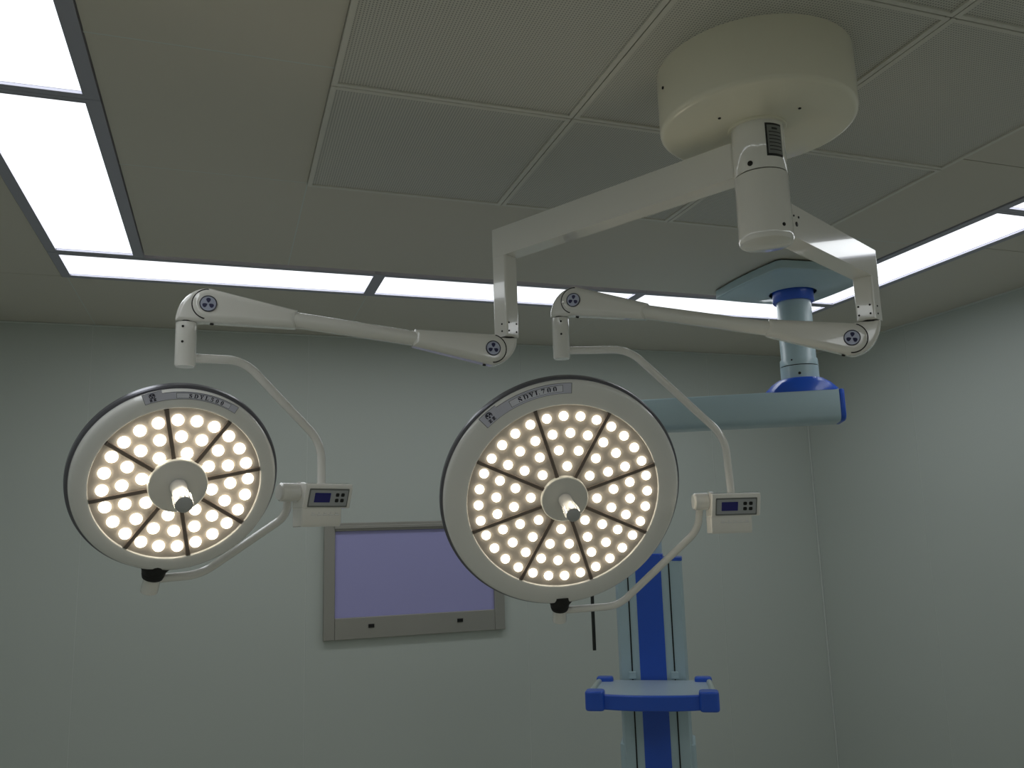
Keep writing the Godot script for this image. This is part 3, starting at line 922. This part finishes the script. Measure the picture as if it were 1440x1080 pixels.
	part(b, "lower_module", pale, t)
	# shelf
	var sy := 1.05
	var sf := frame(X, Z, Vector3.DOWN, K + Z * 0.106 + Vector3(0, sy, 0))   # local x right, y to the viewer, z down
	var tray := PackedVector2Array([Vector2(-0.205, 0.006), Vector2(0.205, 0.006), Vector2(0.212, 0.03), Vector2(0.225, 0.30)])
	for k in 13:
		var q := k / 12.0
		tray.append(Vector2(lerpf(0.205, -0.205, q), 0.318 + 0.024 * 4 * q * (1 - q)))
	tray.append(Vector2(-0.225, 0.30)); tray.append(Vector2(-0.212, 0.03))
	b = mb(sf)
	b.slab(tray, 0.006, 0.05, 0.003, 2)
	part(b, "shelf_tray", mat("tray", Color(0.72, 0.79, 0.84), 0.3), t)
	var bump := PackedVector2Array()
	for k in 13:
		var q := k / 12.0
		bump.append(Vector2(lerpf(-0.178, 0.178, q), 0.316 + 0.026 * 4 * q * (1 - q)))
	for k in 13:
		var q := k / 12.0
		bump.append(Vector2(lerpf(0.178, -0.178, q), 0.338 + 0.028 * 4 * q * (1 - q)))
	b = mb(sf)
	b.slab(bump, 0.004, 0.058, 0.006, 3)
	part(b, "shelf_bumper", blue, t)
	for s in [-1, 1]:
		b = mb(sf * Transform3D(Basis.IDENTITY, Vector3(s * 0.209, 0.318, 0)))
		b.slab(rounded(0.036, 0.034, 0.016, 5), -0.010, 0.062, 0.009, 3)
		part(b, "corner_guard", blue, t)
		b = mb(sf * Transform3D(Basis.IDENTITY, Vector3(s * 0.196, 0.028, 0)))
		b.slab(rounded(0.034, 0.022, 0.014, 5), -0.012, 0.052, 0.009, 3)
		part(b, "corner_guard", blue, t)
		b = mb(sf)
		b.tube([Vector3(s * 0.218, 0.04, 0.006), Vector3(s * 0.229, 0.295, 0.006)], 0.011, 16)
		part(b, "side_rail", mat("rail", Color(0.74, 0.79, 0.76), 0.35), t)
		b = mb(kf)
		b.box(Vector3(s * 0.0855, -0.108, sy + 0.012), Vector3(0.03, 0.012, 0.03), 0.004, 2)
		part(b, "shelf_clamp", pale, t)
	# dark infusion rod on a side bracket
	var rod := K - X * 0.245 + Z * 0.03
	b = mb()
	b.tube([rod + Vector3(0, 1.15, 0), rod + Vector3(0, 1.56, 0)], 0.0075, 16)
	part(b, "infusion_rod", mat("rod", Color(0.22, 0.23, 0.22), 0.35, 0.5), t, "dark metal rod")
	b = mb()
	b.tube([rod + Vector3(0, 1.43, 0), K - X * 0.135 + Z * 0.03 + Vector3(0, 1.43, 0)], 0.009, 16)
	part(b, "rod_bracket", mat("rod", Color.WHITE), t)

func build_viewer() -> void:
	var steel := mat("steel", Color(0.68, 0.67, 0.64), 0.36, 0.35)
	var x0 := 0.486; var x1 := 1.438; var y0 := 1.146; var y1 := 1.724
	var t := thing("film_viewer", "steel framed x-ray film viewer with lavender screen on the back wall", "film viewer", Vector3((x0 + x1) / 2, y0, WZ0))
	var z := WZ0 + 0.03
	var bars := [[x0, x0 + 0.056, y0, y1], [x1 - 0.056, x1, y0, y1], [x0 + 0.056, x1 - 0.056, y1 - 0.042, y1], [x0 + 0.056, x1 - 0.056, y0, y0 + 0.106]]
	for q in bars:
		var b := mb()
		b.box(Vector3((q[0] + q[1]) / 2, (q[2] + q[3]) / 2, WZ0 + 0.015), Vector3(q[1] - q[0], q[3] - q[2], 0.03), 0.004, 2)
		part(b, "steel_frame", steel, t)
	var b := mb()
	b.box(Vector3((x0 + x1) / 2, y1 - 0.022, z + 0.006), Vector3(x1 - x0 - 0.10, 0.018, 0.014), 0.004, 2)
	part(b, "film_clip_rail", steel, t)
	b = mb()
	b.box(Vector3((x0 + x1) / 2, (y0 + y1) / 2 + 0.03, WZ0 + 0.008), Vector3(x1 - x0 - 0.1, y1 - y0 - 0.12, 0.014))
	part(b, "viewing_screen", mat("viewing_screen", Color(0.70, 0.69, 0.90), 0.4), t, "lavender viewing screen")
	for sx in [0.725, 1.19]:
		b = mb()
		b.box(Vector3(sx, 1.207, z + 0.001), Vector3(0.030, 0.018, 0.008), 0.002, 2)
		part(b, "switch", mat("switch", Color(0.04, 0.03, 0.04), 0.4), t)

# ------------------------------------------------------------------ scene
func _ready() -> void:
	var cam := Camera3D.new()
	cam.name = "camera"
	add_child(cam)
	cam.position = Vector3(0, 1.65, 0)
	cam.basis = Basis(Vector3(0.9476239, -0.0286094, 0.3181045), Vector3(-0.0283143, 0.9845334, 0.1728936), Vector3(-0.3181309, -0.1728450, 0.9321574))
	cam.fov = 48.747
	cam.near = 0.05
	cam.far = 50.0
	cam.current = true
	var we := WorldEnvironment.new()
	we.name = "environment"
	var e := Environment.new()
	e.background_mode = Environment.BG_COLOR
	e.background_color = Color(0.0, 0.0, 0.0)
	e.ambient_light_source = Environment.AMBIENT_SOURCE_DISABLED
	e.tonemap_mode = Environment.TONE_MAPPER_LINEAR
	e.tonemap_exposure = 1.0
	e.sdfgi_enabled = true
	e.ssao_enabled = true
	e.ssil_enabled = true
	we.environment = e
	add_child(we)
	build_room()
	build_lights()
	build_diffuser()
	build_mount()
	build_lamps()
	build_pendant()
	build_viewer()
